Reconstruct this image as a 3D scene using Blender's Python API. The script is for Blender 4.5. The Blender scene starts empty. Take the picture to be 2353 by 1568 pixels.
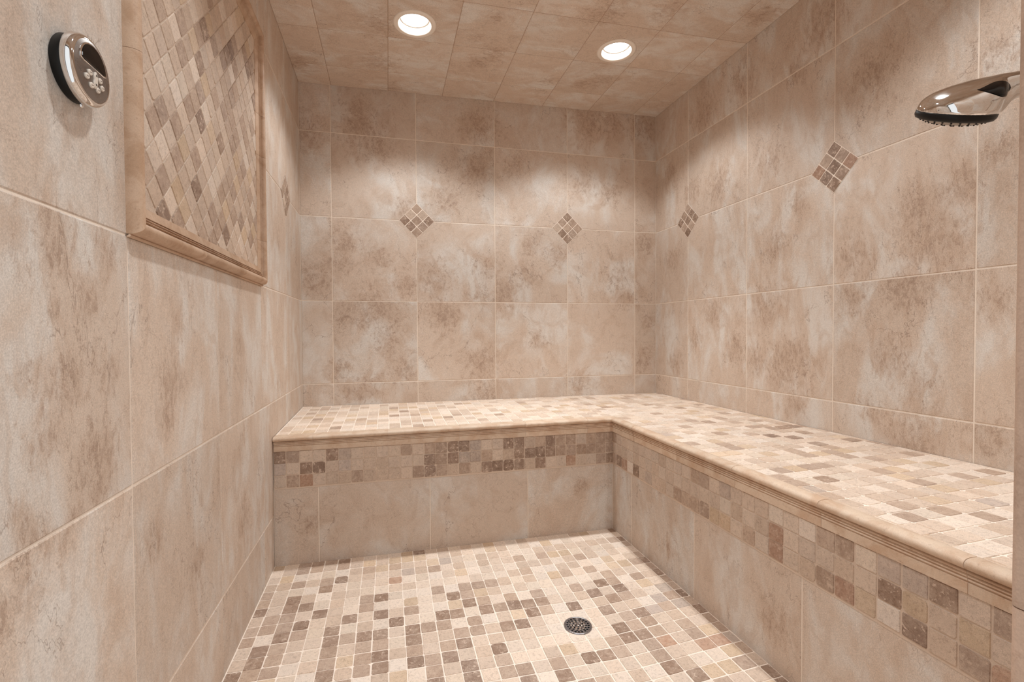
import bpy, bmesh, math, random
from mathutils import Vector, Matrix

T = 0.46                       # one wall tile (18 in) in metres
FZ = 1.46                      # floor level below the datum grout line, in tiles
def M(x, y, z): return Vector((x*T, y*T, (z+FZ)*T))
W = 4.682                      # room width in tiles
YF = -5.46                     # inner face of the front (doorway) wall
sc = bpy.context.scene

# ------------------------------------------------------------ camera
cam_d = bpy.data.cameras.new('camera'); cam = bpy.data.objects.new('camera', cam_d)
sc.collection.objects.link(cam); sc.camera = cam
yaw, pit, rol = 0.2390, -0.0195, -0.0058
fwd = Vector((math.sin(yaw)*math.cos(pit), math.cos(yaw)*math.cos(pit), math.sin(pit)))
r0 = Vector((math.cos(yaw), -math.sin(yaw), 0)); u0 = r0.cross(fwd)
rt = math.cos(rol)*r0 + math.sin(rol)*u0; up = -math.sin(rol)*r0 + math.cos(rol)*u0
mw = Matrix((rt, up, -fwd)).transposed().to_4x4(); mw.translation = M(0.9957, -5.9646, 0.6028)
cam.matrix_world = mw
cam_d.sensor_width = 36; cam_d.lens = 36*1079.9/2353
cam_d.shift_x = (1176.5-1155.5)/2353; cam_d.shift_y = (785.45-784)/2353
cam_d.clip_start = 0.02

# ------------------------------------------------------------ world, exposure
world = bpy.data.worlds.new('world'); sc.world = world; world.use_nodes = True
bg = world.node_tree.nodes['Background']
bg.inputs[0].default_value = (.95, .98, 1.0, 1); bg.inputs[1].default_value = 0.95
sc.view_settings.view_transform = 'Standard'; sc.view_settings.look = 'None'
sc.view_settings.gamma = 1; sc.view_settings.use_curve_mapping = False
sc.view_settings.exposure = 0.24
sc.cycles.use_denoising = True
sc.cycles.diffuse_bounces = 9; sc.cycles.max_bounces = 12
LAMP_W = 33.0                  # each recessed lamp

# ------------------------------------------------------------ helpers
R = random.Random(11)
def lin(r, g, b):
    f = lambda c: (c/255/12.92) if c/255 <= .04045 else ((c/255+.055)/1.055)**2.4
    return (f(r), f(g), f(b), 1)

class MB:
    """collects faces; each vertex may carry a colour"""
    def __init__(s): s.v = []; s.f = []; s.c = []; s.m = []; s.mi = 0; s.sm = []; s.smooth = False
    def vert(s, p, c=(0, 0, 0, 0)): s.v.append(tuple(p)); s.c.append(c); return len(s.v)-1
    def face(s, idx): s.f.append(idx); s.m.append(s.mi); s.sm.append(s.smooth)
    def quad(s, a, b, c, d, col=(0, 0, 0, 0)):
        s.face([s.vert(p, col) for p in (a, b, c, d)])
    def box(s, lo, hi, col=(0, 0, 0, 0)):
        x0, y0, z0 = lo; x1, y1, z1 = hi
        i = [s.vert(p, col) for p in ((x0,y0,z0),(x1,y0,z0),(x1,y1,z0),(x0,y1,z0),(x0,y0,z1),(x1,y0,z1),(x1,y1,z1),(x0,y1,z1))]
        for q in ((0,3,2,1),(4,5,6,7),(0,1,5,4),(1,2,6,5),(2,3,7,6),(3,0,4,7)): s.face([i[k] for k in q])
    def rings(s, rings, close=True, cap0=False, cap1=False, col=(0, 0, 0, 0)):
        ids = [[s.vert(p, col) for p in r] for r in rings]
        n = len(ids[0])
        for a, b in zip(ids, ids[1:]):
            for k in range(n if close else n-1):
                s.face([a[k], a[(k+1) % n], b[(k+1) % n], b[k]])
        if cap0: s.face(ids[0][::-1])
        if cap1: s.face(ids[-1])
        return ids
    def obj(s, name, mats, parent=None, attr=None):
        me = bpy.data.meshes.new(name); me.from_pydata(s.v, [], s.f); 
        for m in (mats if isinstance(mats, (list, tuple)) else [mats]): me.materials.append(m)
        me.polygons.foreach_set('material_index', s.m); me.polygons.foreach_set('use_smooth', s.sm)
        if attr:
            a = me.color_attributes.new(attr, 'FLOAT_COLOR', 'POINT')
            a.data.foreach_set('color', [x for c in s.c for x in c])
        me.update()
        o = bpy.data.objects.new(name, me); sc.collection.objects.link(o)
        if parent:
            o.parent = parent; o.matrix_parent_inverse = parent.matrix_world.inverted()
        return o
def empty(name, loc):
    o = bpy.data.objects.new(name, None); sc.collection.objects.link(o)
    o.location = loc; o.matrix_world = Matrix.Translation(loc); o.empty_display_size = .05
    return o
def tag(o, label=None, cat=None, group=None, kind=None):
    for k, v in (('label', label), ('category', cat), ('group', group), ('kind', kind)):
        if v: o[k] = v
    return o

# ------------------------------------------------------------ node helpers
def new_mat(name):
    m = bpy.data.materials.new(name); m.use_nodes = True
    nt = m.node_tree; b = nt.nodes['Principled BSDF']
    return m, nt, b
class N:
    def __init__(s, nt): s.nt = nt
    def add(s, t, **kw):
        n = s.nt.nodes.new(t)
        for k, v in kw.items(): setattr(n, k, v)
        return n
    def put(s, sock, v):
        if isinstance(v, bpy.types.NodeSocket): s.nt.links.new(v, sock)
        elif v is not None: sock.default_value = v
    def math(s, op, a, b=None, c=None, clamp=False):
        n = s.add('ShaderNodeMath', operation=op); n.use_clamp = clamp
        for i, x in enumerate((a, b, c)): s.put(n.inputs[i], x) if x is not None else None
        return n.outputs[0]
    def vmath(s, op, a, b=None):
        n = s.add('ShaderNodeVectorMath', operation=op)
        s.put(n.inputs[0], a)
        if b is not None: s.put(n.inputs[1], b)
        return n.outputs[0]
    def noise(s, vec, scale, detail=4, rough=.55, dist=0.0):
        n = s.add('ShaderNodeTexNoise'); s.put(n.inputs['Vector'], vec)
        n.inputs['Scale'].default_value = scale; n.inputs['Detail'].default_value = detail
        n.inputs['Roughness'].default_value = rough; n.inputs['Distortion'].default_value = dist
        return n.outputs['Fac'], n.outputs['Color']
    def ramp(s, v, lo, hi, a=0., b=1.):
        n = s.add('ShaderNodeMapRange', interpolation_type='SMOOTHSTEP')
        s.put(n.inputs[0], v)
        for i, x in enumerate((lo, hi, a, b)): n.inputs[i+1].default_value = x
        return n.outputs[0]
    def mix(s, f, a, b, blend='MIX'):
        n = s.add('ShaderNodeMix', data_type='RGBA', blend_type=blend)
        s.put(n.inputs[0], f); s.put(n.inputs[6], a); s.put(n.inputs[7], b)
        return n.outputs[2]
    def attr(s, name):
        n = s.add('ShaderNodeAttribute', attribute_name=name)
        return n.outputs['Color'], n.outputs['Alpha']
    def sep(s, c):
        n = s.add('ShaderNodeSeparateColor'); s.put(n.inputs[0], c); return n.outputs
    def comb(s, a, b, c):
        n = s.add('ShaderNodeCombineXYZ')
        for i, x in enumerate((a, b, c)): s.put(n.inputs[i], x)
        return n.outputs[0]
    def bump(s, h, strength, dist=.002):
        n = s.add('ShaderNodeBump'); s.put(n.inputs['Height'], h)
        n.inputs['Strength'].default_value = strength; n.inputs['Distance'].default_value = dist
        return n.outputs[0]

def mat_tile(name, gain=1.0):
    """porcelain travertine: per-tile offset, blotches where the print is brown, hairline veins"""
    m, nt, b = new_mat(name); n = N(nt)
    col, alpha = n.attr('tile'); r1, r2, stain = n.sep(col)[0:3]
    pos = n.add('ShaderNodeTexCoord').outputs['Object']
    off = n.comb(n.math('MULTIPLY', r1, 17.), n.math('MULTIPLY', r2, 23.), n.math('MULTIPLY', r1, 9.))
    p = n.vmath('ADD', pos, off)
    # diagonal drift: stretch the pattern along a slanted axis
    mp = n.add('ShaderNodeMapping'); n.put(mp.inputs['Vector'], p)
    mp.inputs['Rotation'].default_value = (.6, .6, .3); mp.inputs['Scale'].default_value = (1.0, 1.7, .75)
    q = mp.outputs[0]
    A, Ac = n.noise(q, 4.2, 6, .58, .6)
    Bn, _ = n.noise(q, 46, 9, .82, .5)
    Cn, _ = n.noise(p, 130, 6, .78)
    D, _ = n.noise(p, 380, 3, .75)
    E, _ = n.noise(q, 11, 5, .6, 1.2)
    light, mid, tan, brown = lin(213, 203, 193), lin(202, 184, 168), lin(188, 165, 146), lin(166, 140, 120)
    c = n.mix(n.ramp(A, .33, .57), lin(211, 204, 196), mid)
    c = n.mix(n.math('MULTIPLY', n.ramp(E, .46, .68), .45), c, tan)
    # tan clouds, then granular brown where the print is darkest
    s0 = n.math('ADD', n.math('MULTIPLY', stain, .37), n.math('MULTIPLY', A, .46))
    c = n.mix(n.math('MULTIPLY', n.ramp(n.math('ADD', s0, n.math('MULTIPLY', n.math('SUBTRACT', E, .5), .9)), .32, .66), .50), c, tan)
    s1 = n.math('ADD', s0, n.math('MULTIPLY', n.math('SUBTRACT', Bn, .5), 2.3))
    c = n.mix(n.math('MULTIPLY', n.ramp(s1, .46, .66), .40), c, brown)
    core = n.ramp(n.math('ADD', s1, n.math('MULTIPLY', n.math('SUBTRACT', Cn, .5), 1.6)), .62, .86)
    c = n.mix(n.math('MULTIPLY', core, .40), c, lin(136, 110, 93))
    # veins: the zero lines of warped noise, only in places
    V, _ = n.noise(q, 2.6, 6, .60, .35)
    v1 = n.math('ABSOLUTE', n.math('SUBTRACT', V, .5))
    ln = n.ramp(v1, .0, .0034, 1., 0.)
    G, _ = n.noise(p, 4.5, 2, .5)
    ln = n.math('MULTIPLY', ln, n.ramp(G, .42, .54))
    V2, _ = n.noise(p, 6.5, 6, .66, .3)
    l2 = n.ramp(n.math('ABSOLUTE', n.math('SUBTRACT', V2, .48)), .0, .0065, 1., 0.)
    l2 = n.math('MULTIPLY', l2, n.ramp(A, .47, .58))
    c = n.mix(n.math('MULTIPLY', ln, .48), c, lin(122, 97, 82))
    c = n.mix(n.math('MULTIPLY', l2, .36), c, lin(124, 99, 83))
    # grain and per-tile tone
    g = n.math('ADD', n.math('MULTIPLY', n.math('SUBTRACT', D, .5), 1.0), 1.0)
    g = n.math('ADD', g, n.math('MULTIPLY', n.math('SUBTRACT', Cn, .5), .40))
    g = n.math('MULTIPLY', g, n.math('ADD', gain-.05, n.math('MULTIPLY', alpha, .10)))
    c = n.mix(1.0, c, n.comb(g, g, g), 'MULTIPLY')
    n.put(b.inputs['Base Color'], c)
    n.put(b.inputs['Roughness'], n.ramp(Bn, .3, .7, .42, .58))
    b.inputs['Specular IOR Level'].default_value = .35
    h = n.math('ADD', n.math('MULTIPLY', Bn, .6), n.math('ADD', n.math('MULTIPLY', Cn, .5), n.math('MULTIPLY', ln, -.5)))
    n.put(b.inputs['Normal'], n.bump(h, .35, .0012))
    return m

def mat_chip(name):
    """tumbled travertine chips; colour of each chip comes with the mesh"""
    m, nt, b = new_mat(name); n = N(nt)
    col, alpha = n.attr('chip')
    pos = n.add('ShaderNodeTexCoord').outputs['Object']
    p = n.vmath('ADD', pos, n.comb(n.math('MULTIPLY', alpha, 13.), n.math('MULTIPLY', alpha, 5.), alpha))
    A, _ = n.noise(p, 38, 6, .7, .5); Bn, _ = n.noise(p, 120, 7, .82); D, _ = n.noise(p, 700, 2, .6)
    Cn, _ = n.noise(p, 95, 3, .6, 1.0)
    lum = n.sep(col)[0]
    darkness = n.ramp(lum, .20, .55, 1., 0.)
    c = n.mix(n.math('MULTIPLY', n.ramp(A, .40, .66), .45), col, n.mix(.5, col, lin(232, 212, 192)))
    c = n.mix(n.math('MULTIPLY', n.ramp(Bn, .50, .62), n.math('ADD', .52, n.math('MULTIPLY', darkness, .25))), c, n.mix(.6, c, lin(108, 82, 66)))
    # pits filled with pale grout, mostly on the dark chips
    pit = n.math('MULTIPLY', n.ramp(Cn, .58, .62), n.math('MULTIPLY', darkness, n.ramp(A, .42, .50)))
    c = n.mix(n.math('MULTIPLY', pit, .75), c, lin(220, 198, 180))
    g = n.math('ADD', .97, n.math('MULTIPLY', n.math('SUBTRACT', D, .45), .75))
    c = n.mix(1.0, c, n.comb(g, g, g), 'MULTIPLY')
    n.put(b.inputs['Base Color'], c)
    b.inputs['Roughness'].default_value = .62; b.inputs['Specular IOR Level'].default_value = .25
    n.put(b.inputs['Normal'], n.bump(n.math('SUBTRACT', n.math('ADD', A, n.math('MULTIPLY', Bn, .7)), n.math('MULTIPLY', pit, .6)), .35, .0012))
    return m

def mat_trim(name, base, dark):
    """honed travertine moulding, faint streaks"""
    m, nt, b = new_mat(name); n = N(nt)
    col, alpha = n.attr('chip')
    pos = n.add('ShaderNodeTexCoord').outputs['Object']
    p = n.vmath('ADD', pos, n.comb(alpha, n.math('MULTIPLY', alpha, 7.), n.math('MULTIPLY', alpha, 3.)))
    A, _ = n.noise(p, 14, 6, .65, .6); Bn, _ = n.noise(p, 120, 5, .7); D, _ = n.noise(p, 650, 2, .6)
    c = n.mix(n.ramp(A, .40, .66), base, dark)
    c = n.mix(n.math('MULTIPLY', n.ramp(Bn, .55, .72), .35), c, lin(140, 104, 78))
    c = n.mix(n.ramp(Bn, .26, .30, .5, 0.), c, lin(80, 56, 42))
    g = n.math('ADD', .95, n.math('MULTIPLY', n.math('SUBTRACT', D, .4), .4))
    g = n.math('MULTIPLY', g, n.math('ADD', .93, n.math('MULTIPLY', alpha, .14)))
    c = n.mix(1.0, c, n.comb(g, g, g), 'MULTIPLY')
    n.put(b.inputs['Base Color'], c)
    b.inputs['Roughness'].default_value = .5; b.inputs['Specular IOR Level'].default_value = .3
    n.put(b.inputs['Normal'], n.bump(n.math('ADD', A, Bn), .25, .001))
    return m

def mat_grout(name, base):
    m, nt, b = new_mat(name); n = N(nt)
    pos = n.add('ShaderNodeTexCoord').outputs['Object']
    A, _ = n.noise(pos, 9, 5, .6); D, _ = n.noise(pos, 500, 2, .6)
    g = n.math('ADD', n.math('MULTIPLY', A, .30), n.math('ADD', .70, n.math('MULTIPLY', D, .3)))
    n.put(b.inputs['Base Color'], n.mix(1.0, base, n.comb(g, g, g), 'MULTIPLY'))
    b.inputs['Roughness'].default_value = .8; b.inputs['Specular IOR Level'].default_value = .2
    n.put(b.inputs['Normal'], n.bump(D, .2, .0006))
    return m

def mat_plain(name, col, rough=.4, metal=0.0, spec=.5, emit=None, strength=0, wear=.0):
    m, nt, b = new_mat(name); n = N(nt)
    b.inputs['Base Color'].default_value = col; b.inputs['Metallic'].default_value = metal
    b.inputs['Specular IOR Level'].default_value = spec
    pos = n.add('ShaderNodeTexCoord').outputs['Object']
    A, _ = n.noise(pos, 60, 3, .6)
    n.put(b.inputs['Roughness'], n.ramp(A, .3, .7, max(rough-wear, 0), rough+wear))
    if emit:
        b.inputs['Emission Color'].default_value = emit; b.inputs['Emission Strength'].default_value = strength
    return m

TILE = mat_tile('travertine_tile'); TILE_C = mat_tile('travertine_ceiling_tile', 1.06)
CHIP = mat_chip('tumbled_chip')
TRIM = mat_trim('travertine_moulding', lin(214, 192, 170), lin(198, 168, 142))
TRIM_P = mat_trim('panel_moulding', lin(196, 168, 144), lin(176, 144, 117))
GROUT = mat_grout('wall_grout', lin(228, 214, 199)); GROUT_F = mat_grout('mosaic_grout', lin(240, 226, 212)); GROUT_B = mat_grout('band_grout', lin(206, 186, 168))
GROUT_C = mat_grout('ceiling_grout', lin(168, 142, 121))
CHROME = mat_plain('chrome', (.78, .77, .76, 1), .05, 1.0, wear=.02)
SATIN = mat_plain('keypad_face', (.30, .27, .25, 1), .28, .85, wear=.05)
BLACK = mat_plain('black_rubber', (.008, .008, .0075, 1), .4, spec=.25)
GLOSS = mat_plain('black_gloss', (.005, .004, .004, 1), .1, spec=.2)
BUTTON = mat_plain('button_rubber', lin(216, 206, 194), .5)
RUBBER = mat_plain('spray_rubber', lin(150, 140, 130), .4)
DRAINM = mat_plain('aged_metal', (.36, .35, .36, 1), .30, .9, wear=.08)
DARK = mat_plain('drain_hole_shade', (.01, .01, .01, 1), .8)
GREYM = mat_plain('grey_enamel', lin(150, 144, 138), .5)
WHITE = mat_plain('white_enamel', lin(236, 226, 214), .35)
LENS = mat_plain('lamp_lens', (1, 1, 1, 1), .4, emit=(1, .985, .965, 1), strength=14)

# ------------------------------------------------------------ tiled surface builder
def stain_at(a, z, spots):
    s = 0.
    for (sa, sz, r) in spots:
        d = ((a-sa)**2+(z-sz)**2)/(r*r)
        if d < 4: s = max(s, math.exp(-d*.75))
    return s
def tiles(mb, P, us, vs, spots=(), gap=.0016, cell=.022, hole=None, cellf=None):
    """P(u,v,h) -> world point, u and v in tile units, h out of the surface in metres"""
    g = gap/T; e = .0022/T
    for i in range(len(us)-1):
        for j in range(len(vs)-1):
            a0, a1, b0, b1 = us[i]+g, us[i+1]-g, vs[j]+g, vs[j+1]-g
            if a1-a0 < 4*e or b1-b0 < 4*e: continue
            r1, r2, tone = R.random(), R.random(), R.random()
            cl = cellf(i, j) if cellf else cell
            nu = max(1, int((a1-a0)*T/cl)); nv = max(1, int((b1-b0)*T/cl))
            A = [a0]+[a0+e+(a1-a0-2*e)*k/nu for k in range(nu+1)]+[a1]
            B = [b0]+[b0+e+(b1-b0-2*e)*k/nv for k in range(nv+1)]+[b1]
            ids = {}
            for x, a in enumerate(A):
                for y, bb in enumerate(B):
                    edge = x in (0, len(A)-1) or y in (0, len(B)-1)
                    ids[x, y] = mb.vert(P(a, bb, -.0016 if edge else 0.), (r1, r2, stain_at(a, bb, spots), tone))
            for x in range(len(A)-1):
                for y in range(len(B)-1):
                    if hole and hole((A[x]+A[x+1])/2, (B[y]+B[y+1])/2): continue
                    mb.face([ids[x, y], ids[x+1, y], ids[x+1, y+1], ids[x, y+1]])

# ------------------------------------------------------------ mosaic chips
PAL = {'D': [(156, 131, 114), (149, 124, 107), (162, 137, 119)], 'B': [(184, 160, 142), (178, 154, 136), (190, 166, 147)],
       'T': [(211, 190, 172), (205, 183, 164), (214, 194, 176)], 'O': [(214, 190, 165), (209, 184, 157), (204, 179, 153)],
       'G': [(196, 178, 165), (188, 171, 158)], 'R': [(186, 152, 130), (180, 145, 123)],
       'L': [(225, 208, 192), (229, 213, 198), (221, 203, 185), (226, 206, 188)]}
def chipcol(c, boost=1.0):
    if c == '.': c = R.choice('LLLLLLTTTO')
    if c == '?': c = R.choice('LLLLTTTTBBBDO')
    if c == 'b': c = R.choice('LLLLLLLLTTTTOTB')
    k = R.choice(PAL[c]); j = R.uniform(-6, 6); w = R.uniform(-1.5, 1.5)
    q = lin(*[max(0, min(255, x+j+d)) for x, d in zip(k, (w, 0, -w))])
    return (q[0]*boost, q[1]*boost, q[2]*boost, R.random())
def clip_poly(poly, u0, u1, v0, v1):
    def cut(pl, f, inter):
        out = []
        for k in range(len(pl)):
            a, b = pl[k-1], pl[k]
            fa, fb = f(a), f(b)
            if (fa >= 0) != (fb >= 0):
                t = fa/(fa-fb); out.append((a[0]+(b[0]-a[0])*t, a[1]+(b[1]-a[1])*t))
            if fb >= 0: out.append(b)
        return out
    for f in (lambda p: p[0]-u0, lambda p: u1-p[0], lambda p: p[1]-v0, lambda p: v1-p[1]):
        poly = cut(poly, f, None)
        if len(poly) < 3: return []
    return poly
def chip(mb, P, cu, cv, hu, hv, col, rot=0.0, clip=None, tum=1.0):
    """one tumbled chip: rounded outline, worn edge, slightly crowned"""
    rc = min(hu, hv)*(R.uniform(.05, .15) if R.random() < .86 else R.uniform(.15, .38))*tum
    pts = []
    for sx, sy, a0 in ((1, 1, 0), (-1, 1, 90), (-1, -1, 180), (1, -1, 270)):
        rr = rc*R.uniform(.5, 1.6)
        for k in range(4):
            a = math.radians(a0+30*k)
            pts.append((sx*(hu-rr)+rr*math.cos(a)+R.uniform(-1, 1)*hu*.018, sy*(hv-rr)+rr*math.sin(a)+R.uniform(-1, 1)*hv*.018))
    c, s = math.cos(rot), math.sin(rot)
    pts = [(cu+x*c-y*s, cv+x*s+y*c) for x, y in pts]
    if clip:
        pts = clip_poly(pts, *clip)
        if len(pts) < 3: return
        cu = sum(p[0] for p in pts)/len(pts); cv = sum(p[1] for p in pts)/len(pts)
        ar = .5*abs(sum(pts[k-1][0]*pts[k][1]-pts[k][0]*pts[k-1][1] for k in range(len(pts))))
        if ar < .0009: return
    ins = 1-.0011/T/max(min(hu, hv), .02)
    tp = R.uniform(.0002, .0009)
    lo = [mb.vert(P(x, y, -.0012), col) for x, y in pts]
    hi = [mb.vert(P(cu+(x-cu)*ins, cv+(y-cv)*ins, tp), col) for x, y in pts]
    n = len(pts)
    for k in range(n): mb.face([lo[k], lo[(k+1) % n], hi[(k+1) % n], hi[k]])
    mb.face(hi)
PIT = .1105; CH = .0478       # mosaic pitch and half chip, in tiles
def lines(start, end, first, pitch):
    L = [start]; x = first
    while x < end-1e-6:
        if x > start+.004: L.append(x)
        x += pitch
    L.append(end); return L
def chip_grid(mb, P, us, vs, code, boost=1.0, gap=.0026):
    for j in range(len(vs)-1):
        for i in range(len(us)-1):
            hu = abs(us[i+1]-us[i])/2-gap; hv = abs(vs[j+1]-vs[j])/2-gap
            if hu < .006 or hv < .006: continue
            chip(mb, P, (us[i]+us[i+1])/2+R.uniform(-.002, .002), (vs[j]+vs[j+1])/2+R.uniform(-.002, .002),
                 hu*R.uniform(.97, 1.02), hv*R.uniform(.97, 1.02), chipcol(code(i, j), boost))

# ------------------------------------------------------------ the room shell
ST_B = [(0.06,2.99,0.29),(0.7,3.16,0.36),(0.85,2.88,0.27),(1.21,2.14,0.19),(2.09,2.69,0.26),(1.69,2.28,0.22),(2.15,3.25,0.26),(3.65,3.45,0.34),(3.97,3.42,0.27),(4.43,3.41,0.28),(3.58,2.57,0.27),(3.97,2.53,0.21),(2.61,2.78,0.2),(0.14,1.26,0.24),(0.49,1.68,0.24),(0.43,1.45,0.21),(0.89,1.54,0.17),(1.2,1.17,0.22),(1.58,1.29,0.32),(2.19,1.41,0.26),(2.13,1.11,0.23),(2.48,1.08,0.26),(2.72,1.31,0.2),(3.2,1.62,0.2),(4.1,1.34,0.28),(4.23,1.1,0.21),(4.5,1.84,0.18),(0.78,0.85,0.37),(0.93,0.58,0.31),(0.53,0.79,0.18),(0.42,0.16,0.18),(1.19,0.15,0.19),(1.68,0.85,0.25),(2.18,0.23,0.26),(4.57,0.74,0.14),(4.5,0.19,0.18),(0.67,-0.11,0.31),(2.18,-0.16,0.26),(3.51,-0.09,0.2),(2.9,1.78,0.2),(2.95,0.51,0.17)]
ST_R = [(-1.29,2.3,0.26),(-0.81,2.34,0.19),(-2.05,2.28,0.2),(-1.22,0.81,0.2),(-1.58,0.42,0.19),(-0.9,0.51,0.15),(-2.0,0.87,0.28),(-2.22,0.23,0.29),(-2.41,0.34,0.21),(-1.89,0.29,0.18),(-2.36,1.77,0.14),(-2.11,1.46,0.2),(-2.91,1.17,0.24),(-3.5,1.2,0.31),(-3.63,1.55,0.2),(-3.36,1.48,0.18),(-2.91,0.85,0.16),(-3.31,0.92,0.22),(-3.22,0.37,0.23),(-3.4,0.22,0.18),(-2.37,-0.08,0.16),(-3.38,-0.16,0.25),(-3.06,-0.05,0.16),(-3.84,0.79,0.14),(-3.83,1.71,0.12),(-3.81,-0.09,0.14),(-1.63,3.27,0.27),(-2.65,3.29,0.3),(-3.04,2.58,0.2),(-2.35,3.02,0.14),(-3.85,2.31,0.19),(-1.06,3.2,0.24),(-0.35,2.71,0.17),(-0.35,1.55,0.17),(-0.45,0.21,0.17)]
ST_L = [(-4.22,0.89,0.16),(-3.96,0.92,0.11),(-4.35,0.81,0.09),(-4.07,0.8,0.09),(-3.95,0.46,0.09),(-4.02,0.17,0.16),(-4.19,0.47,0.13),(-4.29,0.31,0.1),(-4.37,0.08,0.08),(-4.02,0.09,0.11),(-3.42,0.39,0.14),(-4.34,-0.02,0.1),(-4.21,-0.03,0.08),(-4.43,-0.14,0.08),(-4.07,0.72,0.08),(-3.51,0.22,0.1),(-3.66,-0.3,0.11),(-2.33,-0.11,0.11),(-2.36,-0.71,0.14),(-3.2,-0.61,0.11),(-3.31,0.64,0.1),(-2.4,0.51,0.1),(-1.15,1.45,0.09),(-1.23,0.15,0.09),(-4.36,0.49,0.07),(-4.24,0.67,0.06)]
YO = -5.74                     # outer face of the front wall
ZT = 3.66                      # walls run up behind the ceiling
ZROW = [-1.58, -1.0, 0.0, .9943, 1.997, 2.996, ZT]
def zc(x): return 3.548+.0148*x
def wall(name, P, us, vs, spots, back):
    mb = MB(); mb.mi = 0
    mb.box(*back)
    mb.mi = 1
    tiles(mb, P, us, vs, spots)
    return tag(mb.obj(name, [GROUT, TILE], attr='tile'), kind='structure')
G_ = .0015
P_back = lambda u, v, h: M(u, 0, v)+Vector((0, -h, 0))
P_right = lambda u, v, h: M(W, u, v)+Vector((-h, 0, 0))
P_left = lambda u, v, h: M(0, u, v)+Vector((h, 0, 0))
def mm(lo, hi): return (tuple(min(a, b) for a, b in zip(lo, hi)), tuple(max(a, b) for a, b in zip(lo, hi)))
wall('wall_back', P_back, [0, .3523, 1.3523, 2.3523, 3.3523, 4.3523, W], ZROW, ST_B,
     mm(M(-.2, 0, -1.7)+Vector((0, G_, 0)), M(W+.2, .2, ZT)))
wall('wall_right', P_right, [YO, -5.7332+.9, -3.7332, -2.7332, -1.7332, -.7332, 0], ZROW, ST_R,
     mm(M(W, YO, -1.7)+Vector((G_, 0, 0)), M(W+.2, 0, ZT)))
wall('wall_left', P_left, [YO, -4.804, -3.804, -2.804, -1.804, -.804, 0], ZROW, ST_L,
     mm(M(0, YO, -1.7)+Vector((-G_, 0, 0)), M(-.2, 0, ZT)))

# front wall with the doorway the camera looks through
XJ = 1.905
mb = MB(); mb.mi = 0
mb.box(*mm(M(XJ+.05, YO, -1.7), M(W, YF, ZT)+Vector((0, -G_, 0))))
mb.box(*mm(M(0, YO, 3.05), M(XJ+.05, YF, ZT)+Vector((0, -G_, 0))))
mb.mi = 1
tiles(mb, lambda u, v, h: M(u, YF, v)+Vector((0, h, 0)), [W, 3.68, 2.68, XJ+.08][::-1], ZROW)
tag(mb.obj('wall_front', [GROUT, TILE], attr='tile'), kind='structure')
# bullnose trim wrapping the jamb edge, in lengths
mb = MB(); mb.smooth = True
rr = .012
for z0, z1, dx in ((-1.56, .185, .0008), (.187, 1.208, 0.), (1.21, 2.2, .001), (2.202, 3.05, .002)):
    prof = [(XJ+dx+rr*(1-math.sin(a))+0, YF-rr*(1-math.cos(a))) for a in [math.radians(t) for t in range(0, 91, 10)]]
    prof = [(XJ+.08, YF-.004)]+prof+[(XJ+dx, YO+.02), (XJ+.06, YO)]
    al = R.random()
    mb.rings([[M(x, y, z0) for x, y in prof], [M(x, y, z1) for x, y in prof]], close=False, col=(0, 0, 0, al))
    mb.face([mb.vert(M(x, y, z0), (0, 0, 0, al)) for x, y in prof]); mb.face([mb.vert(M(x, y, z1), (0, 0, 0, al)) for x, y in prof])
JAMB = mat_trim('jamb_tile', lin(196, 168, 148), lin(176, 148, 128))
tag(mb.obj('trim_1', JAMB, attr='chip'), kind='structure')

# dark metal channel of the shower door, on the outer side of the opening
BRONZE = mat_plain('dark_bronze', (.035, .030, .027, 1), .35, .8, wear=.05)
mb = MB()
mb.box(*mm(M(.004, YO, -1.46), M(.10, YO+.07, 3.04)))
mb.box(*mm(M(XJ+.012, YO-.07, -1.46), M(XJ+.11, YO-.004, 3.04)))
mb.box(*mm(M(.10, YO, 2.94), M(XJ-.004, YO+.07, 3.04)))
tag(mb.obj('trim_2', BRONZE), kind='structure')

# ceiling, with round openings for the lamps
LAMPS = [(1.273, -1.330), (3.389, -1.330), (1.273, -4.25), (3.389, -4.25)]
HR = .085/T
def in_hole(a, b): return any((a-x)**2+(b-y)**2 < HR*HR for x, y in LAMPS)
P_ceil = lambda u, v, h: M(u, v, zc(u))+Vector((0, 0, -h))
cu = [0]+[.362+.66*k for k in range(7) if .362+.66*k < W-.05]+[W]
cv = [YF]+[-.42-.655*k for k in range(7, -1, -1)]+[0]
def cellf(i, j):
    for x, y in LAMPS:
        if cu[i]-.2 < x < cu[i+1]+.2 and cv[j]-.2 < y < cv[j+1]+.2: return .0085
    return .03
mb = MB(); mb.mi = 0
nx, ny = 240, 280
for i in range(nx):
    for j in range(ny):
        a0, a1 = W*i/nx, W*(i+1)/nx; b0, b1 = YF*(j+1)/ny, YF*j/ny
        if in_hole((a0+a1)/2, (b0+b1)/2): continue
        mb.quad(P_ceil(a0, b0, -G_), P_ceil(a0, b1, -G_), P_ceil(a1, b1, -G_), P_ceil(a1, b0, -G_))
for (x0, x1, y0, y1) in ((0, W, YF, 0),):      # upper side of the slab
    mb.quad(M(x0, y0, zc(x0)+.5), M(x1, y0, zc(x1)+.5), M(x1, y1, zc(x1)+.5), M(x0, y1, zc(x0)+.5))
mb.mi = 1
tiles(mb, P_ceil, cu, cv, [(R.uniform(0, W), R.uniform(-4, 0), R.uniform(.10, .22)) for _ in range(30)], cellf=cellf, hole=in_hole, gap=.0009)
tag(mb.obj('ceiling', [GROUT_C, TILE_C], attr='tile'), kind='structure')

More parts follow.
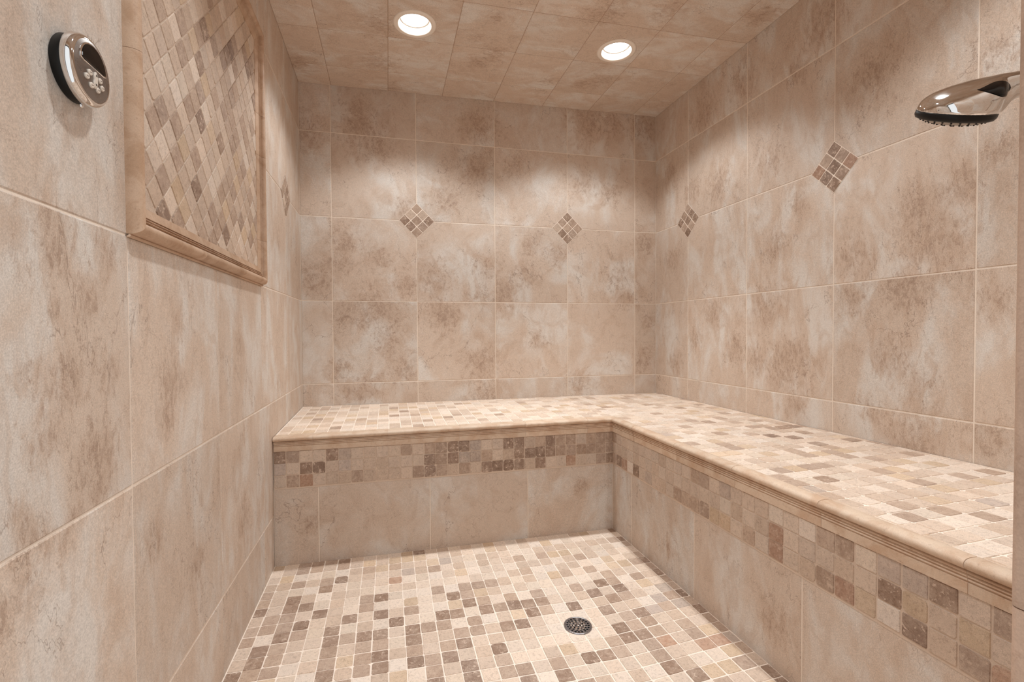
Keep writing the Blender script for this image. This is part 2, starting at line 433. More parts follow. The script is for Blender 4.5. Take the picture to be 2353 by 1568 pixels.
# floor: mosaic falling towards the drain
FLOOR = ["..BBBD.....D.................D", ".TBBTB.O.OOO.TT...T.T.........", "......TBOB..OGT.T....TT.....BD", "TTBTBD.T.TG.B.T..T.B.B.......B",
 "BT..D....R...TO.TT..T...BT....", "B.DT.T...T.....T..TB.........B", "DTDD.T.BD...B.BBB.....B.B...BD", "TBBTD..B....TDB......T..TBT..B",
 "BBBDTTDTDTB...DB.B.B..B.DB.BTD", "B.DB.D...DT.DD.DBDDD.TTD.D...B", "TDBTTDBDD.DBB.B.T.DB.D.TDB..GB", "TDBT.BTBB.DTTBB.DDT...TDTT.GBD",
 "DBBLTB.BDTBTBDTT..T....TBDGBGB", ".....DTBD.DBDTTD.T.....DBBTTTD", "......B....B.DTB..TO.DBDDBTBTB", "D.BTDT.BBD.D.D.BB.BTDDBTBRTBOB",
 "BDT.BDTB.BD.TB..D.DT..T.BTTRRGB", "TB.DTB.DB.TBD.B.TB.B..T.DT..OB", "DBTB.DT.BD.B.TD.B.T.D.B.TDOOBT", "BT.DB.TBD.T.BD.TB.DT.B.DT.BT.D", "T.BD.TB.D.TB.D.BT.D.TB.TD.B..D"]  # last column: darker codes partly hold the shade at the bench foot
DRX, DRY = 2.296, -2.853
def interp(x, xs, ys):
    if x <= xs[0]: return ys[0]
    for k in range(1, len(xs)):
        if x <= xs[k]: return ys[k-1]+(ys[k]-ys[k-1])*(x-xs[k-1])/(xs[k]-xs[k-1])
    return ys[-1]
def fz(x, y):
    g = interp(x, [0, 2.1, 2.5, 3.26], [.6, .97, .97, 0]); h = interp(-y, [1.49, 2.8, 6], [0, 1, 1])
    return -1.455-.055*g*h
P_floor = lambda u, v, h: M(u, v, fz(u, v))+Vector((0, 0, h))
mb = MB(); mb.mi = 0
nx, ny = 60, 70
for i in range(nx):
    for j in range(ny):
        a0, a1 = 3.30*i/nx, 3.30*(i+1)/nx; b0, b1 = YO+(-1.45-YO)*j/ny, YO+(-1.45-YO)*(j+1)/ny
        mb.quad(P_floor(a0, b0, -.0009), P_floor(a1, b0, -.0009), P_floor(a1, b1, -.0009), P_floor(a0, b1, -.0009))
mb.quad(M(0, YO, -1.62), M(0, -1.45, -1.62), M(3.3, -1.45, -1.62), M(3.3, YO, -1.62))
mb.mi = 1
fx = lines(.004, 3.258, .978-8*.1106, .1106); fy = [-1.492]+[-1.5725-.1105*k for k in range(38)]
def fcode(i, j):
    if fy[j] < -1.5 and ((fx[i]+fx[i+1])/2-DRX)**2+((fy[j]+fy[j+1])/2-DRY)**2 < .05: return 'L'
    jj = j
    return FLOOR[jj][i] if jj < len(FLOOR) and i < len(FLOOR[jj]) else '?'
chip_grid(mb, P_floor, fx, fy, fcode)
tag(mb.obj('floor', [GROUT_F, CHIP], attr='chip'), kind='structure')

# ------------------------------------------------------------ L-shaped bench
YB, XB = -1.49, 3.26
def dzr(y): return -.0096*(-y+YB)                       # right run droops slightly towards the door
def zs(u, v):                                            # seat falls a little to the front
    d = min(-v, W-u)
    return -.2646-.0172*d-(.018*(1-u/XB)*d/1.45 if u < XB else 0)+(dzr(v)*.9*d/1.33 if v < YB and u > XB-.1 else 0)
bench = empty('corner_bench', M(3.6, -1, -1.46))
tag(bench, 'L-shaped built-in bench with mosaic seat along back and right walls', 'bench')
mb = MB(); mb.mi = 0
mb.box(*mm(M(.0, YB, -1.53)+Vector((.0012, G_, 0)), M(W, 0, -.33)+Vector((-.0012, -.0012, 0))))
mb.box(*mm(M(XB, YF, -1.53)+Vector((G_, .0030, 0)), M(W, YB, -.345)+Vector((-.0012, 0, 0))))
mb.mi = 1
zb_l, zb_r = -.768, -.768
P_bf = lambda u, v, h: M(u, YB, v)+Vector((0, -h, 0))
P_rf = lambda u, v, h: M(XB, u, v+dzr(u)*(1 if v > -1.2 else 0))+Vector((-h, 0, 0))
tiles(mb, P_bf, [.003, .372, 1.367, 2.336, XB], [-1.56, zb_l], [(.3, -1.1, .10), (2.9, -1.0, .10)])
tiles(mb, P_rf, [YF+.008, -4.78, -3.80, -2.83, -1.875, YB], [-1.56, zb_r], [(-2.5, -1.2, .12), (-3.6, -1.15, .14), (-4.5, -1.2, .12)])
tag(mb.obj('riser', [GROUT, TILE], bench, attr='tile'))
# mosaic bands below the nosing
BB = [list("DBTTDGLTLLBLBBDDGTLDDTBDBBTBBB"), list("GTDDTGTTTTTLDBDGGBTTDDDDBBBBBB"), list("TBRLTTBTTTLBDBTBTDDDDTDTTRTTBD")]
RB = [list("BTTTTTTTTTTLBBLGTTLLTLBBLGGDTB"), list("TTTTTTTTTTTTTTTLTTTRTTTLTDOLOT"), list("BDRLDTGLTTBBBBOOTBTRTTBROLDTBR")]
P_seat0 = M
mb = MB(); mb.mi = 0
mb.quad(P_bf(.004, -.775, .0008), P_bf(XB, -.775, .0008), P_bf(XB, -.40, .0008), P_bf(.004, -.40, .0008))
mb.mi = 1
chip_grid(mb, lambda u, v, h: P_bf(u, v, h+.002), [.008]+[.106+.10975*k for k in range(29)]+[3.262], [-.437, -.545, -.652, -.762], lambda i, j: BB[j][i].replace('L', 'T'), .84)
tag(mb.obj('mosaic_band', [GROUT_B, CHIP], bench, attr='chip'))
mb = MB(); mb.mi = 0
mb.quad(P_rf(YB, -.775, .0008), P_rf(YF+.008, -.775, .0008), P_rf(YF+.008, -.40, .0008), P_rf(YB, -.40, .0008))
mb.mi = 1
ry = [-1.494]+[-1.581-.1101*k for k in range(35)]
chip_grid(mb, lambda u, v, h: P_rf(u, v, h+.002), ry, [-.432, -.542, -.651, -.762], lambda i, j: (RB[j][i] if i < 30 else R.choice('TTTTBBD')).replace('L', R.choice('TTL')), .86)
tag(mb.obj('mosaic_band', [GROUT_B, CHIP], bench, attr='chip'))
# seat mosaic
P_s = lambda u, v, h: M(u, v, zs(u, v))+Vector((0, 0, h))
mb = MB(); mb.mi = 0
for k in range(30):
    a0, a1 = .004+(W-.008)*k/30, .004+(W-.008)*(k+1)/30
    for q in range(12):
        b0, b1 = -.004-1.446*(q+1)/12, -.004-1.446*q/12
        mb.quad(P_s(a0, b0, -.0009), P_s(a1, b0, -.0009), P_s(a1, b1, -.0009), P_s(a0, b1, -.0009))
for k in range(14):
    a0, a1 = 3.30+(W-3.304)*k/14, 3.30+(W-3.304)*(k+1)/14
    for q in range(40):
        b0, b1 = -1.45+(YF+1.458)*(q+1)/40, -1.45+(YF+1.458)*q/40
        mb.quad(P_s(a0, b0, -.0009), P_s(a1, b0, -.0009), P_s(a1, b1, -.0009), P_s(a0, b1, -.0009))
mb.mi = 1
SP = {'D': [(4.41,-2.42),(4.52,-2.49),(4.17,-2.69),(4.28,-2.76),(4.55,-2.97),(3.55,-3.63)],
 'B': [(3.34,-2.73),(3.79,-2.49),(3.57,-2.94),(4.42,-2.11),(4.01,-2.55),(4.2,-2.38),(4.61,-2.29),(4.46,-2.64),(4.27,-3.05),(4.26,-3.13),(4.62,-3.07),(3.9,-3.15),(4.63,-3.18),(4.15,-3.24),(4.15,-3.33),(4.57,-3.42),(4.26,-3.47),(3.78,-3.5),(3.66,-3.48),(3.34,-3.63),(3.34,-3.51),(3.34,-3.86),(4.02,-3.72),(4.01,-3.93),(4.57,-3.86),(4.38,-3.91),(3.76,-4.28),(3.63,-4.19),(3.51,-4.18)],
 'G': [(3.34,-2.31),(3.34,-3.74),(4.0,-4.26)], 'T': [(3.89,-3.05),(4.36,-3.2),(4.46,-3.3),(4.56,-3.3),(4.16,-3.79),(3.76,-3.84),(3.49,-3.82),(3.79,-4.05),(3.54,-3.96),(3.38,-3.97)]}
sxs = [.012]+[.994-.1105*8+.1105*k for k in range(29)]+[3.294+.1105*k for k in range(13)]+[W-.008]
sys_ = [-.012]+[-.078-.1105*k for k in range(50)]
def seat_code(i, j):
    u0, u1 = sxs[i], sxs[i+1]; v0, v1 = sys_[j+1], sys_[j]
    for c, L in SP.items():
        for (x, y) in L:
            if u0 <= x < u1 and v0 <= y < v1: return c
    return 'b'
us1 = [x for x in sxs]
for j in range(len(sys_)-1):
    if sys_[j+1] < YF+.01: break
    for i in range(len(sxs)-1):
        cx, cy = (sxs[i]+sxs[i+1])/2, (sys_[j]+sys_[j+1])/2
        if cy < -1.40 and cx < 3.345: continue
        hu, hv = (sxs[i+1]-sxs[i])/2-.0028, (sys_[j]-sys_[j+1])/2-.0028
        if hu < .01 or hv < .01: continue
        chip(mb, P_s, cx, cy, hu, hv, chipcol(seat_code(i, j)))
tag(mb.obj('mosaic_seat', [GROUT_F, CHIP], bench, attr='chip'))
# nosing: bullnose with reeds under it, laid in lengths and mitred at the inner corner
NOSE = [(-.085, -.300), (-.085, -.2885), (-.052, -.2875), (-.047, -.2905), (-.041, -.2875), (-.010, -.2870), (.012, -.2885), (.024, -.2925), (.033, -.2995), (.037, -.309), (.036, -.319), (.030, -.3275), (.020, -.333), (.010, -.3345),
        (.011, -.3375), (.019, -.341), (.021, -.345), (.018, -.349), (.009, -.3515), (.009, -.3535), (.015, -.357), (.017, -.361), (.014, -.365), (.006, -.3675), (.006, -.3695), (.012, -.373), (.014, -.377), (.011, -.381), (.005, -.3835), (.005, -.3855),
        (.011, -.389), (.011, -.434), (.0, -.436)]
mb = MB(); mb.smooth = True
def nose_pt(run, s, o, z):
    if run == 'b': return M(s, YB-o, z-.018*max(0, 1-s/XB)*max(0, min(1, (z+.437)/.15)))
    return M(XB-o, s, z+dzr(s)*.9)
def nose(run, s0, s1, al, m0=False, m1=False, sink=0.0):
    rings = []
    for t in range(5):
        s = s0+(s1-s0)*t/4
        ring = []
        for o, z in NOSE:
            z = z-(sink if z > -.32 else 0); o = o-sink; ss = s
            if t == 0 and m0: ss = XB-o if run == 'b' else YB-o
            if t == 4 and m1: ss = XB-o if run == 'b' else YB-o
            ring.append(nose_pt(run, ss, o, z))
        rings.append(ring)
    mb.rings(rings, close=True, cap0=True, cap1=True, col=(0, 0, 0, al))
cuts = [.004, .33, .985, 1.65, 2.31, 2.97, 3.26]
for k in range(len(cuts)-1):
    last = k == len(cuts)-2
    nose('b', cuts[k]+.002, cuts[k+1]-(0 if last else .0022), R.random(), m1=last)
cuts = [YB, -1.95, -2.62, -3.28, -3.93, -4.59, -5.24, YF+.008]
for k in range(len(cuts)-1):
    nose('r', cuts[k]-(0 if k == 0 else .002), cuts[k+1]+.002, R.random(), m0=(k == 0))
mb.mi = 1
nose('b', .007, XB, .5, m1=True, sink=.0022); nose('r', YB, YF+.012, .5, m0=True, sink=.0022)
mb.obj('nosing', [TRIM, GROUT_B], bench, attr='chip').data.set_sharp_from_angle(angle=math.radians(38))

# ------------------------------------------------------------ diamond inlays of nine chips
def inlay(P, cu, cv, label, codes):
    mb = MB(); mb.mi = 0
    r = .2175
    mb.quad(P(cu, cv-r, .0006), P(cu+r, cv, .0006), P(cu, cv+r, .0006), P(cu-r, cv, .0006))
    mb.quad(P(cu, cv-r, 0.), P(cu+r, cv, 0.), P(cu, cv+r, 0.), P(cu-r, cv, 0.))
    mb.mi = 1
    p = r*math.sqrt(2)/3; a = math.pi/4
    k = 0
    for j in (-1, 0, 1):
        for i in (-1, 0, 1):
            x, y = i*p, j*p
            chip(mb, lambda u, v, h: P(u, v, h+.0018), cu+x*math.cos(a)-y*math.sin(a), cv+x*math.sin(a)+y*math.cos(a), p/2-.0042, p/2-.0042, chipcol(codes[k], .80), rot=a, tum=.7); k += 1
    return tag(mb.obj('mosaic_inlay', [GROUT_F, CHIP], attr='chip'), label, 'mosaic inlay', 'diamond mosaic inlays in the walls')
inlay(P_back, 1.355, 2.0, 'brown diamond mosaic inlay on the back wall, nearer the left wall', 'BBDDBTDTB')
inlay(P_back, 3.352, 2.0, 'brown diamond mosaic inlay on the back wall, nearer the right corner', 'DBBDBBTBD')
inlay(P_right, -.733, 2.0, 'narrow-looking diamond mosaic inlay on the right wall beside the back corner', 'DBDBDBDDB')
inlay(P_right, -2.733, 1.99, 'large diamond mosaic inlay on the right wall beside the shower head', 'DDRDDBRBD')
inlay(P_left, -.804, 2.0, 'thin-looking diamond mosaic inlay on the left wall beside the framed panel', 'BDBTBDBBB')

# ------------------------------------------------------------ framed mosaic panel on the left wall
panel = empty('framed_mosaic', M(0, -2.8, 1.0))
tag(panel, 'framed diagonal mosaic panel with stone moulding high on the left wall', 'wall panel')
PY0, PY1, PZ0, PZ1 = -3.815, -1.79, 1.0, 3.02
mb = MB(); mb.mi = 0
mb.quad(P_left(PY0+.06, PZ0+.06, .0008), P_left(PY1-.06, PZ0+.06, .0008), P_left(PY1-.06, PZ1-.06, .0008), P_left(PY0+.06, PZ1-.06, .0008))
mb.mi = 1
cl = (PY0+.122, PY1-.122, PZ0+.122, PZ1-.122)
ca = math.pi/4
for i in range(-16, 17):
    for j in range(-16, 17):
        x, y = i*PIT*math.cos(ca)-j*PIT*math.sin(ca), i*PIT*math.sin(ca)+j*PIT*math.cos(ca)
        if abs(x) > 1.1 or abs(y) > 1.1: continue
        c = R.choice('TTTTTTTBBBBOLLD')
        chip(mb, lambda u, v, h: P_left(u, v, h+.0022), -2.80+x, 2.01+y, PIT/2-.0032, PIT/2-.0032, chipcol(c, .86), rot=ca, clip=cl)
tag(mb.obj('mosaic_field', [GROUT_B, CHIP], panel, attr='chip'))
# moulding profile: (inward from the outer edge, out of the wall)
FR0 = [(0, .012), (.0015, .022), (.005, .0325), (.010, .0415), (.017, .0485), (.025, .0525), (.033, .0535), (.041, .051), (.048, .0455), (.054, .036), (.057, .026), (.0585, .016),
      (.062, .014), (.0635, .026), (.067, .030), (.0705, .026), (.072, .012), (.0755, .011), (.077, .022), (.080, .025), (.083, .022), (.0845, .010), (.088, .010), (.090, .021), (.132, .008), (.132, 0)]
def frame_side(k, cuts):
    mb = MB(); mb.smooth = True
    FR = ([(0, 0), (-.012, .0), (-.012, .011), (-.009, .015), (-.004, .015), (-.001, .011)] if k == 'bottom' else [(0, 0)])+FR0
    for q in range(len(cuts)-1):
        a, b = cuts[q], cuts[q+1]; al = R.random()
        rings = []
        for t, s in ((0, a), (1, b)):
            ring = []
            for d, h in FR:
                if k == 'bottom': y = PY0+(PY1-PY0)*s; y = y+max(d, 0) if s == 0 else (y-max(d, 0) if s == 1 else y+(.0008 if t == 0 else -.0008)); p = (y, PZ0+d)
                if k == 'top': y = PY0+(PY1-PY0)*s; y = y+d if s == 0 else (y-d if s == 1 else y+(.0008 if t == 0 else -.0008)); p = (y, PZ1-d)
                if k == 'left': z = PZ0+(PZ1-PZ0)*s; z = z+d if s == 0 else (z-d if s == 1 else z+(.0008 if t == 0 else -.0008)); p = (PY0+d, z)
                if k == 'right': z = PZ0+(PZ1-PZ0)*s; z = z+d if s == 0 else (z-d if s == 1 else z+(.0008 if t == 0 else -.0008)); p = (PY1-d, z)
                ring.append(P_left(p[0], p[1], h*T))
            rings.append(ring)
        mb.rings(rings, close=True, cap0=True, cap1=True, col=(0, 0, 0, al))
    o = mb.obj('frame_moulding', TRIM_P, panel, attr='chip'); o.data.set_sharp_from_angle(angle=math.radians(38)); return o
frame_side('bottom', [0, .345, .69, 1]); frame_side('top', [0, .33, .66, 1])
frame_side('left', [0, .36, .7, 1]); frame_side('right', [0, .17, .5, .66, 1])

# ------------------------------------------------------------ round metal objects
def circ(c, ex, ey, r, n=48, r2=None, ph=0):
    r2 = r2 or r
    return [c+ex*(r*math.cos(2*math.pi*k/n+ph))+ey*(r2*math.sin(2*math.pi*k/n+ph)) for k in range(n)]
def lathe(mb, c, ax, ex, ey, prof, n=48, cap0=False, cap1=False):
    """prof: (radius, height along ax)"""
    return mb.rings([circ(c+ax*h, ex, ey, r, n) for r, h in prof], cap0=cap0, cap1=cap1)
X, Y, Z = Vector((1, 0, 0)), Vector((0, 1, 0)), Vector((0, 0, 1))

# recessed lamps
def recessed(x, y, label, visible=True):
    c = M(x, y, zc(x)); root = empty('recessed_light', c)
    tag(root, label, 'ceiling light', 'recessed ceiling lights')
    mb = MB(); mb.smooth = True
    lathe(mb, c, -Z, X, Y, [(.0712, -.006), (.0712, .003), (.074, .0052), (.088, .0046), (.0945, .002), (.0945, -.001)])
    tag(mb.obj('trim_ring', WHITE, root))
    mb = MB(); mb.smooth = True
    lathe(mb, c, Z, X, Y, [(.0716, -.003), (.069, .016), (.064, .034), (.062, .040), (.060, .05)], cap1=True)
    tag(mb.obj('reflector', WHITE, root))
    mb = MB(); mb.smooth = True
    lathe(mb, c, Z, X, Y, [(.0605, .030), (.058, .0265), (.04, .0235), (.02, .022), (.002, .0216)], cap1=True)
    tag(mb.obj('lens', LENS, root))
    mb = MB(); mb.smooth = True
    lathe(mb, c, Z, X, Y, [(.0665, .030), (.0655, .0255), (.0625, .0245), (.060, .0262), (.060, .030)])
    tag(mb.obj('lens_ring', GREYM, root))
    for k, (ang, bl, e) in enumerate(((123, .42, LAMP_W*.62), (64, 1.0, LAMP_W*1.30))):
        ld = bpy.data.lights.new('lamp', 'SPOT'); ld.energy = e; ld.color = (.925, .975, 1)
        ld.spot_size = math.radians(ang); ld.spot_blend = bl; ld.shadow_soft_size = .035
        lo = bpy.data.objects.new('lamp', ld); sc.collection.objects.link(lo)
        lo.parent = root; lo.location = (0, 0, -.004)
recessed(*LAMPS[0], 'recessed ceiling light near the back wall, closer to the left wall')
recessed(*LAMPS[1], 'recessed ceiling light near the back wall, closer to the right wall')
recessed(*LAMPS[2], 'recessed ceiling light near the doorway, closer to the left wall')
recessed(*LAMPS[3], 'recessed ceiling light near the doorway, closer to the right wall')

# floor drain
dc = M(DRX, DRY, fz(DRX, DRY)); drain = empty('floor_drain', dc)
tag(drain, 'round dark metal drain grate set in the mosaic floor', 'drain')
mb = MB(); mb.smooth = True
lathe(mb, dc, Z, X, Y, [(.046, -.001), (.046, .0034), (.0445, .0044), (.0425, .0042), (.0412, .0030), (.0412, .0012)], 56)
tag(mb.obj('rim', DRAINM, drain))
mb = MB(); lathe(mb, dc, Z, X, Y, [(.042, .0010), (.001, .0010)], 40, cap1=True)  # flat black disc, coloured as the dark inside the drain hole
tag(mb.obj('hole_shade', DARK, drain))
bm = bmesh.new()
def bcirc(r, cx, cy, n, rot=0.0, sq=0.0):
    vs = []
    for k in range(n):
        a = 2*math.pi*k/n
        vs.append(bm.verts.new((cx+r*math.cos(a+rot), cy+r*(1-sq)*math.sin(a+rot), 0)))
    return [bm.edges.new((vs[k], vs[(k+1) % n])) for k in range(n)]
ed = bcirc(.0412, 0, 0, 56)
for ring, cnt, hr in ((.0350, 20, .0038), (.0268, 14, .0034), (.0175, 9, .0034), (.0085, 5, .0030)):
    for k in range(cnt):
        a = 2*math.pi*k/cnt+ring*90
        ed += bcirc(hr, ring*math.cos(a), ring*math.sin(a), 10, a)
bmesh.ops.triangle_fill(bm, use_beauty=True, use_dissolve=False, edges=bm.edges[:])
for f in [f for f in bm.faces]:
    ce = f.calc_center_median()
    inside = False
    for ring, cnt, hr in ((.0350, 20, .0038), (.0268, 14, .0034), (.0175, 9, .0034), (.0085, 5, .0030)):
        for k in range(cnt):
            a = 2*math.pi*k/cnt+ring*90
            if (ce.x-ring*math.cos(a))**2+(ce.y-ring*math.sin(a))**2 < (hr*.93)**2: inside = True
    if inside: bm.faces.remove(f)
ext = bmesh.ops.extrude_face_region(bm, geom=bm.faces[:])
bmesh.ops.translate(bm, verts=[v for v in ext['geom'] if isinstance(v, bmesh.types.BMVert)], vec=(0, 0, .0016))
bmesh.ops.recalc_face_normals(bm, faces=bm.faces[:])
me = bpy.data.meshes.new('grate'); bm.to_mesh(me); bm.free(); me.materials.append(DRAINM)
go = bpy.data.objects.new('grate', me); sc.collection.objects.link(go); go.parent = drain; go.location = (0, 0, .0020)
mb = MB(); mb.smooth = True
for ring, cnt, rr_ in ((.0222, 11, .0038), (.0128, 6, .0042), (.0, 1, .0042)):
    for k in range(cnt):
        a = 2*math.pi*k/cnt+.3+ring*40
        lathe(mb, dc+Vector((ring*math.cos(a), ring*math.sin(a), .0034)), Z, X, Y, [(rr_, 0), (rr_*.9, .0009), (rr_*.55, .0015), (rr_*.05, .0017)], 12, cap1=True)
tag(mb.obj('studs', CHROME, drain), 'bright raised studs in the middle of the grate')

# steam control on the left wall
cc = M(0, -4.135, 1.465); ctl = empty('steam_control', cc)
tag(ctl, 'round chrome steam control with dark display and pale buttons on left wall', 'control')
mb = MB(); mb.smooth = True
lathe(mb, cc, X, Y, Z, [(.0455, 0), (.0470, .002), (.0470, .0135), (.0455, .015)], 64, cap1=True)
tag(mb.obj('gasket', BLACK, ctl), 'black rubber base ring')
mb = MB(); mb.smooth = True
lathe(mb, cc, X, Y, Z, [(.0455, .0135), (.0495, .0143), (.0508, .0170), (.0502, .0215), (.0488, .0258), (.0460, .0284), (.0437, .0291), (.0430, .0290)], 72)
tag(mb.obj('bezel', CHROME, ctl), 'rounded chrome bezel')
def dome(a, b): return .0290+.003*(1-(a*a+b*b)/(.0432**2))
mb = MB(); mb.smooth = True
rs = []
for r in (.0432, .039, .031, .022, .012, .001):
    rs.append([cc+X*dome(r, 0)+Y*(r*math.cos(2*math.pi*k/64))+Z*(r*math.sin(2*math.pi*k/64)) for k in range(64)])
mb.rings(rs, cap1=True)
tag(mb.obj('face_plate', SATIN, ctl), 'dark satin keypad face')
def pad(name, mat, outline, h0, h1, label=None, bev=.9, parent=ctl):
    """raised island on the face; outline in (along the wall, up) metres"""
    cx = sum(p[0] for p in outline)/len(outline); cz = sum(p[1] for p in outline)/len(outline)
    mb = MB(); mb.smooth = False
    rg = []
    for k, h in ((1.0, h0), (1.0, h1*.6), (bev, h1)):
        rg.append([cc+X*(dome(cx+(a-cx)*k, cz+(b-cz)*k)+h)+Y*(cx+(a-cx)*k)+Z*(cz+(b-cz)*k) for a, b in outline])
    mb.rings(rg, cap1=True)
    return tag(mb.obj(name, mat, parent), label)
KS = .97
scr = [(.031*KS*math.cos(math.radians(t)), .009*KS+.029*KS*math.sin(math.radians(t))) for t in range(0, 181, 10)]
scr = scr+[(x*KS, z*KS) for x, z in ((-.030, .0075), (-.024, .0055), (.024, .0055), (.030, .0075))]
big = [(a*1.09, .0195*KS+(b-.0195*KS)*1.10) for a, b in scr]
pad('screen_rim', CHROME, big, -.001, .0012, 'chrome rim around the display', .97)
pad('screen', GLOSS, scr, -.001, .0016, 'black half-moon display', .96)
def oval(cx, cz, a, b, n=20): return [(cx+a*math.cos(2*math.pi*k/n), cz+b*math.sin(2*math.pi*k/n)) for k in range(n)]
for sx in (-1, 1):
    for (px, pz) in ((.0128, -.0072), (.0190, -.0155), (.0080, -.0238)):
        bt = pad('button', BUTTON, oval(sx*px, pz, .0049, .0041), -.0005, .0022, None, .75)
        q = sx*px
        mb = MB()
        for (a, b, w, h) in ((0, 0, .0022, .00035),):
            mb.rings([[cc+X*(dome(q, pz)+hh)+Y*(q+w*uu)+Z*(pz+h*vv+.0002*uu) for uu, vv in ((-1, -1), (1, -1), (1, 1), (-1, 1))] for hh in (.0020, .00245)], cap1=True)
        tag(mb.obj('symbol', SATIN, bt))
rk = []
for k in range(36):
    a = 2*math.pi*k/36; wdt = .0053*(1-.28*math.cos(math.pi*math.sin(a))**2 if abs(math.sin(a)) < .5 else 1)
    rk.append((wdt*math.cos(a)*(1.0), -.0125+.0125*math.sin(a)))
rocker = pad('rocker_button', BUTTON, rk, -.0005, .0024, None, .8)
for s in (1, -1):
    zc_ = -.0125+s*.0070
    mb = MB()
    mb.rings([[cc+X*(dome(0, zc_)+hh)+Y*(.0020*a)+Z*(zc_+s*.0018*b) for a, b in ((-1, -.7), (1, -.7), (0, 1))] for hh in (.0020, .00275)], cap1=True)
    tag(mb.obj('arrow', BLACK, rocker), 'small black arrow')
mb = MB(); mb.smooth = True
lathe(mb, cc+Vector((.007, .012, -.0465)), -Z, X, Y, [(.003, -.004), (.003, .003), (.0015, .0042)], 14, cap1=True)
tag(mb.obj('set_screw', CHROME, ctl), 'small chrome screw under the ring')

# shower head on an arm from the front wall
HC = M(2.882, -4.762, 1.347)                       # centre of the head's rim
vh = (HC-M(.9957, -5.9646, .6028)).normalized()
HA = (rt+up*.030).normalized()               # towards the handle
u_ = HA.cross(vh).normalized()
if u_.z < 0: u_ = -u_
w_ = (vh-HA*vh.dot(HA)).normalized()
hu_ = (u_*math.cos(math.radians(8))-w_*math.sin(math.radians(8))).normalized()   # the dome side: the head leans into the room
HS = hu_.cross(HA)
if HS.dot(vh) > 0: HS = -HS                        # side of the neck seen from the doorway
sh = empty('shower_head', HC)
tag(sh, 'chrome shower head on arm at right, in front of the right wall', 'shower head')
HR_ = .0498
TOPS = ([-0.04977, -0.04819, -0.04424, -0.03318, -0.02173, -0.00395, 0.01896, 0.04898, 0.07979, 0.109], [.004, .0105, .0165, .0232, .0286, .0355, .043, .0502, .0545, .0560])
BOTS = ([-0.04977, 0.04819, 0.05254, 0.05569, 0.07979, 0.109], [0, 0, .002, .008, .0164, .019])
def sst(a, b, x):
    t = max(0, min(1, (x-a)/(b-a))); return t*t*(3-2*t)
def sect(s):
    t = interp(s, *TOPS); b = interp(s, *BOTS); q = .5*sst(.040, .080, s)
    cz = b+(t-b)*q
    circ_ = math.sqrt(max(HR_**2-s*s, 0)); neck = .0175+.014*(1-sst(.024, .08, s)) if s > 0 else 0
    return max(circ_, neck, .002), cz, t-cz, cz-b
def hp(s, y, h): return HC+HA*s+HS*y+hu_*h
mb = MB(); mb.smooth = True
rs = []
NS = 60
for k in range(NS+1):
    s = -.0498*math.cos(math.pi*.5*min(1, k/14)) if k <= 14 else .109*(k-14)/(NS-14)
    w, cz, ht, hb = sect(s)
    rs.append([hp(s, w*math.copysign(abs(math.cos(a))**.8, math.cos(a)), cz+(ht if math.sin(a) >= 0 else hb)*math.copysign(abs(math.sin(a))**.72, math.sin(a))) for a in [2*math.pi*j/64 for j in range(64)]])
mb.rings(rs, cap0=True, cap1=True)
tag(mb.obj('body', CHROME, sh))
mb = MB(); mb.smooth = True
lathe(mb, HC, -hu_, HA, HS, [(0.04345, -.001), (0.04953, -.0008), (0.05024, .001), (0.05024, .006), (0.04835, .0098), (0.04464, .0112), (0.04187, .0108)], 64)
tag(mb.obj('rim', BLACK, sh), 'black rubber rim')
mb = MB(); mb.smooth = True
FP = [(0.04424, .0100), (0.0395, .0128), (0.03239, .0155), (0.02133, .0178), (0.01027, .0190), (0.00079, .0194)]
lathe(mb, HC, -hu_, HA, HS, FP, 48, cap1=True)
face = tag(mb.obj('spray_face', RUBBER, sh))
nz = MB(); nz.smooth = True
lathe(nz, HC, -hu_, HA, HS, [(.0014, 0), (.0012, .0016), (.0007, .0019)], 8, cap1=True)
n0 = nz.obj('nozzle', BLACK, face)
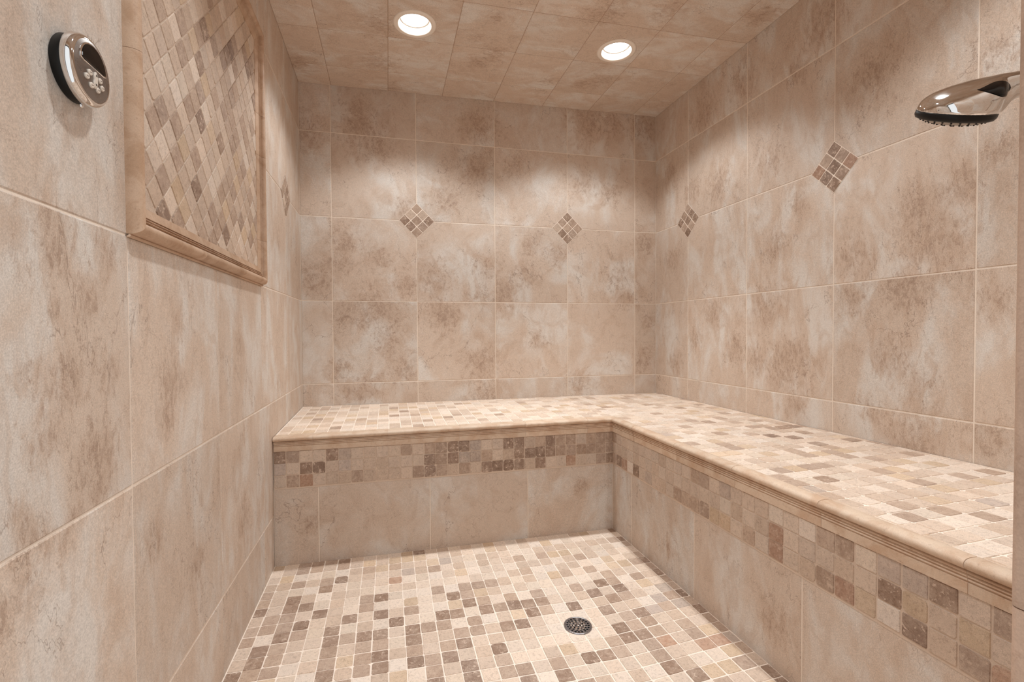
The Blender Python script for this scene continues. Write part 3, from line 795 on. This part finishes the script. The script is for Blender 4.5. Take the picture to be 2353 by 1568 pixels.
for ring, cnt in ((.0405, 24), (.0325, 19), (.0245, 14), (.016, 9), (.008, 4)):
    h = interp(ring, [p[0] for p in FP][::-1], [p[1] for p in FP][::-1])
    for k in range(cnt):
        a = 2*math.pi*k/cnt+ring*50
        o = n0 if (ring == .0405 and k == 0) else n0.copy()
        if o is not n0: sc.collection.objects.link(o); o.parent = face; o.matrix_parent_inverse = n0.matrix_parent_inverse.copy()
        o.location = HA*(ring*math.cos(a))+HS*(ring*math.sin(a))-hu_*(h-.0004)
# black teardrop inset on the side of the neck
mb = MB(); mb.smooth = True
def side(s, h, off):
    w, cz, ht, hb = sect(s); x = (h-cz)/(ht if h > cz else hb)
    x = max(-.98, min(.98, x))
    ca_ = (1-abs(x)**(2/.72))**.4
    return hp(s, w*ca_, h)+HS*off
rs = []
NR = 28
for k in range(NR+1):
    f = k/NR; s = -.006+.051*f
    hh = .0128*math.sin(math.pi*f**1.25)**.62*(.35+.65*f) if 0 < f < 1 else .0002
    mid = .0322+.0012*f
    rs.append([side(s, mid+hh*(2*j/10-1), .0009+.0012*math.sin(math.pi*f)*(1-(2*j/10-1)**2)) for j in range(11)])
mb.rings(rs, close=False)
tag(mb.obj('inset', GLOSS, sh), 'black teardrop inset on the neck')
# pipe bending round to the front wall, with its flange
p0 = hp(.109, 0, .0375)
d0 = Vector((HA.x, HA.y, 0)).normalized(); d1 = Vector((0, -1, 0))
path = [(p0-d0*.004, d0), (p0+d0*.03, d0)]
ctr = p0+d0*.03; RB_ = .06
ang = d0.angle(d1); nside = Vector((0, 0, 1)).cross(d0)
if nside.dot(d1) < 0: nside = -nside
for k in range(1, 11):
    a = ang*k/10
    path.append((ctr+nside*RB_*(1-math.cos(a))+d0*RB_*math.sin(a), (d0*math.cos(a)+nside*math.sin(a)).normalized()))
pe = path[-1][0]; path.append((Vector((pe.x, YF*T+.002, pe.z)), d1))
mb = MB(); mb.smooth = True
mb.rings([circ(p, Z, d.cross(Z).normalized(), .0172 if k < 2 else .0130, 28) for k, (p, d) in enumerate(path)], cap0=True, cap1=True)
tag(mb.obj('arm', CHROME, sh))
mb = MB(); mb.smooth = True
lathe(mb, Vector((pe.x, YF*T+.001, pe.z)), Y, X, Z, [(.033, 0), (.033, .006), (.026, .012), (.0135, .014)], 40, cap1=True)
tag(mb.obj('flange', CHROME, sh))
